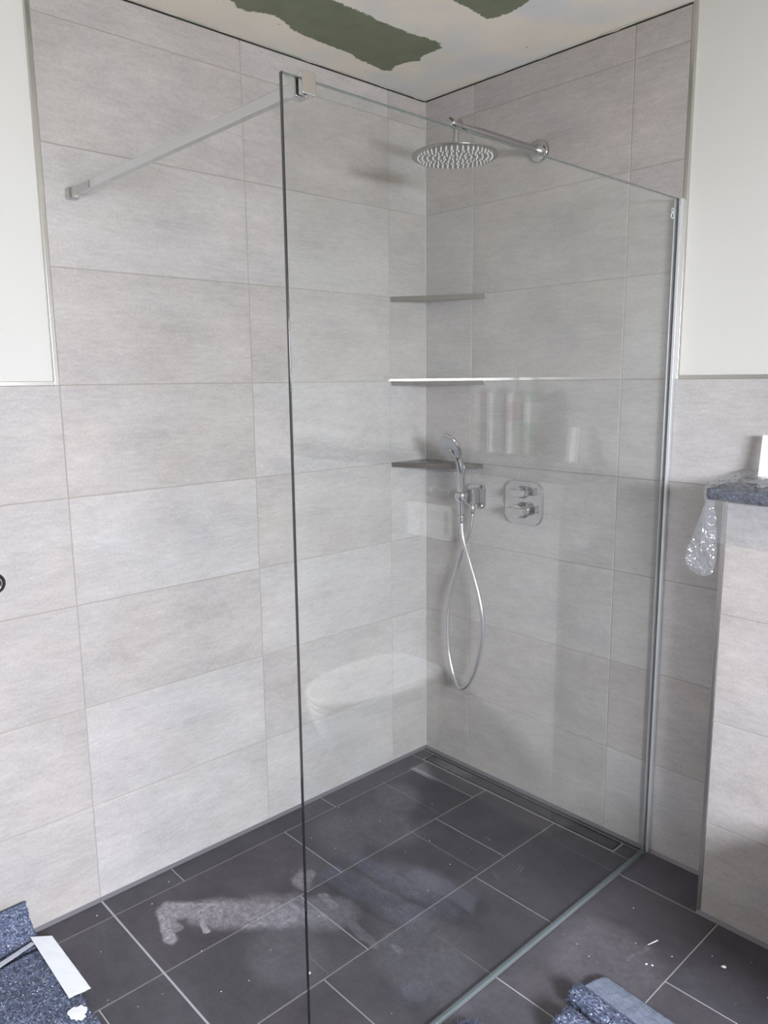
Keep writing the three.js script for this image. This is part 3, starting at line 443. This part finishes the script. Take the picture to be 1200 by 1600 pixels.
{ // right: folded fleece with its smooth backing turned up
  const d = V(0.262, 0, 0.010).normalize();
  const Fp = (u, v) => { const a = V(1.178, 0.012, 0.655), b = V(1.203, 0.016, 0.590), c = V(1.42, 0.016, 0.604), e = V(1.42, 0.018, 0.68); const p = a.clone().lerp(b, v).lerp(e.clone().lerp(c, v), u); p.y += 0.010 * Math.sin(Math.PI * v) * 0.5 + 0.003 * fbm(u * 12, v * 3, 4, 3); p.x += 0.006 * fbm(v * 10, 3, 5, 3); return p; };
  const f = part('fleece_flap', sheet(Fp, 60, 14, 0.006), M.fleeceBack, scene); tag(f, 'flat grey flap of fleece backing beside the rolled fleece', 'fleece flap');
  const rollAt = (a, b, r, sd) => (u, v) => { const p = a.clone().lerp(b, v), th = u * 2 * Math.PI, rad = r * (1 + 0.22 * fbm(Math.cos(th) * 1.6 + v * 6, Math.sin(th) * 1.6, sd, 3)) + 0.004 * fbm(th * 5, v * 40, sd + 3, 2); const ax = b.clone().sub(a).normalize(), up = V(0, 1, 0), sd2 = ax.clone().cross(up).normalize(); return p.addScaledVector(up, rad * 0.82 * Math.sin(th)).addScaledVector(sd2, rad * 1.2 * Math.cos(th)).addScaledVector(ax, 0.012 * fbm(th * 2, 4, sd, 2) * (v < 0.02 ? 1 : 0)); };
  const roll = (a, b, r, sd, label) => { const P = rollAt(a, b, r, sd), rings = []; for (let j = 0; j <= 70; j++) { const ring = []; for (let i = 0; i < 36; i++) ring.push(P(i / 36, j / 70)); if (j === 0) { const c = V(0, 0, 0); ring.forEach((p) => c.addScaledVector(p, 1 / 36)); rings.push(ring.map((p) => p.clone().lerp(c, 0.25).addScaledVector(b.clone().sub(a).normalize(), -0.004))); } rings.push(ring); }
    const g = loft(rings.map((r2) => r2.slice().reverse())), uv = g.attributes.uv; for (let i = 0; i < uv.count; i++) uv.setXY(i, uv.getX(i) * 0.4, uv.getY(i) * 0.6);
    const m = part('fleece_roll', g, M.fleece, scene); tag(m, label, 'fleece roll'); hairs(() => { const u = rnd(), v = Math.pow(rnd(), 1.6) * 0.7, p = P(u, v), q = P(u, Math.max(0, v)), c = a.clone().lerp(b, v); return [p, q.clone().sub(c).normalize().addScaledVector(b.clone().sub(a).normalize(), v < 0.1 ? -1 : 0)]; }, 1100, 0.0065, hairMat, m); return m; };
  roll(V(1.185, 0.026, 0.704), V(1.58, 0.030, 0.745), 0.024, 5, 'loosely rolled blue grey fleece next to the flat grey flap');
  roll(V(1.215, 0.030, 0.800), V(1.58, 0.032, 0.850), 0.034, 12, 'shaggy blue grey fleece roll, nearest the glass bottom edge');
  const lump = (() => { const rings = []; for (let j = 0; j <= 20; j++) { const ph = Math.max(0.02, Math.min(3.12, j / 20 * Math.PI)), ring = []; for (let i = 0; i < 30; i++) { const th = i / 30 * 2 * Math.PI, n = 1 + 0.35 * fbm(Math.cos(th) * 2, ph * 2, Math.sin(th) * 2 + 6, 3); ring.push(V(1.083 + 0.035 * n * Math.sin(ph) * Math.cos(th), 0.0155 + 0.018 * Math.cos(ph) , 0.985 + 0.04 * n * Math.sin(ph) * Math.sin(th))); } rings.push(ring); } return loft(rings.map((r) => r.slice().reverse())); })();
  const l = part('fleece_scrap', lump, M.fleece, scene); tag(l, 'small torn scrap of blue fleece on the dark floor at the glass', 'fleece scrap');
  hairs(() => { const t = rnd() * 6.283, p = V(1.083 + 0.03 * Math.cos(t), rr(0.012, 0.03), 0.985 + 0.036 * Math.sin(t)); return [p, V(Math.cos(t), 0.6, Math.sin(t))]; }, 500, 0.010, hairMat, l);
}
// ---------------------------------------------------------------- plaster crumbs
{
  const chip = (s) => { const g = new THREE.IcosahedronGeometry(s, 0), p = g.attributes.position; const k = {}; for (let i = 0; i < p.count; i++) { const id = [p.getX(i).toFixed(5), p.getY(i).toFixed(5), p.getZ(i).toFixed(5)].join(); k[id] ??= [rr(0.6, 1.5), rr(0.4, 0.7), rr(0.6, 1.4)]; p.setXYZ(i, p.getX(i) * k[id][0], p.getY(i) * k[id][1], p.getZ(i) * k[id][2]); } g.computeVertexNormals(); return g; };
  for (const [x, z, s, label] of [[1.388, 0.328, 0.0055, 'largest white plaster chip on the dark floor by the half wall'], [1.244, 0.462, 0.003, 'left one of two tiny plaster chips on the dark floor'], [1.257, 0.455, 0.003, 'right one of two tiny plaster chips on the dark floor'], [0.658, 1.12, 0.0045, 'white plaster chip inside the glass near its front edge']]) tag(part('plaster_chip', chip(s), M.crumb, scene, [x, s * 0.5, z]), label, 'plaster chip');
  const list = []; const ok = (x, z) => !(x > 1.14 && z > 0.56) && !(x > 0.975 && x < 1.01) && !(x > 1.23 && z < 0.2) && !(x < 0.5 && z > 1.55);
  for (let i = 0; i < 90; i++) { const x = i < 45 ? rr(1.02, 1.7) : rr(0.05, 0.97), z = i < 45 ? rr(0.2, 1.2) : rr(0.3, 1.9); const s = rr(0.0007, 0.0019); if (!ok(x, z)) continue; const g = chip(s); g.translate(x, s * 0.5, z); list.push(g); }
  const c = part('plaster_crumbs', merge(list), M.crumb, scene); c.userData = { kind: 'stuff', label: 'scattered white plaster crumbs on the dark floor tiles', category: 'crumbs' };
  const st = part('plaster_streak', sheet((u, v) => V(1.212 + 0.010 * v + 0.004 * (u - 0.5) * (1 - 0.6 * Math.abs(v - 0.7)), 0.0012 + 0.0008 * Math.sin(Math.PI * u), 0.395 - 0.036 * v), 4, 14, 0.001), M.crumb, scene); tag(st, 'thin white plaster streak dried on the dark floor', 'plaster streak');
}
renderer.render(scene, camera);
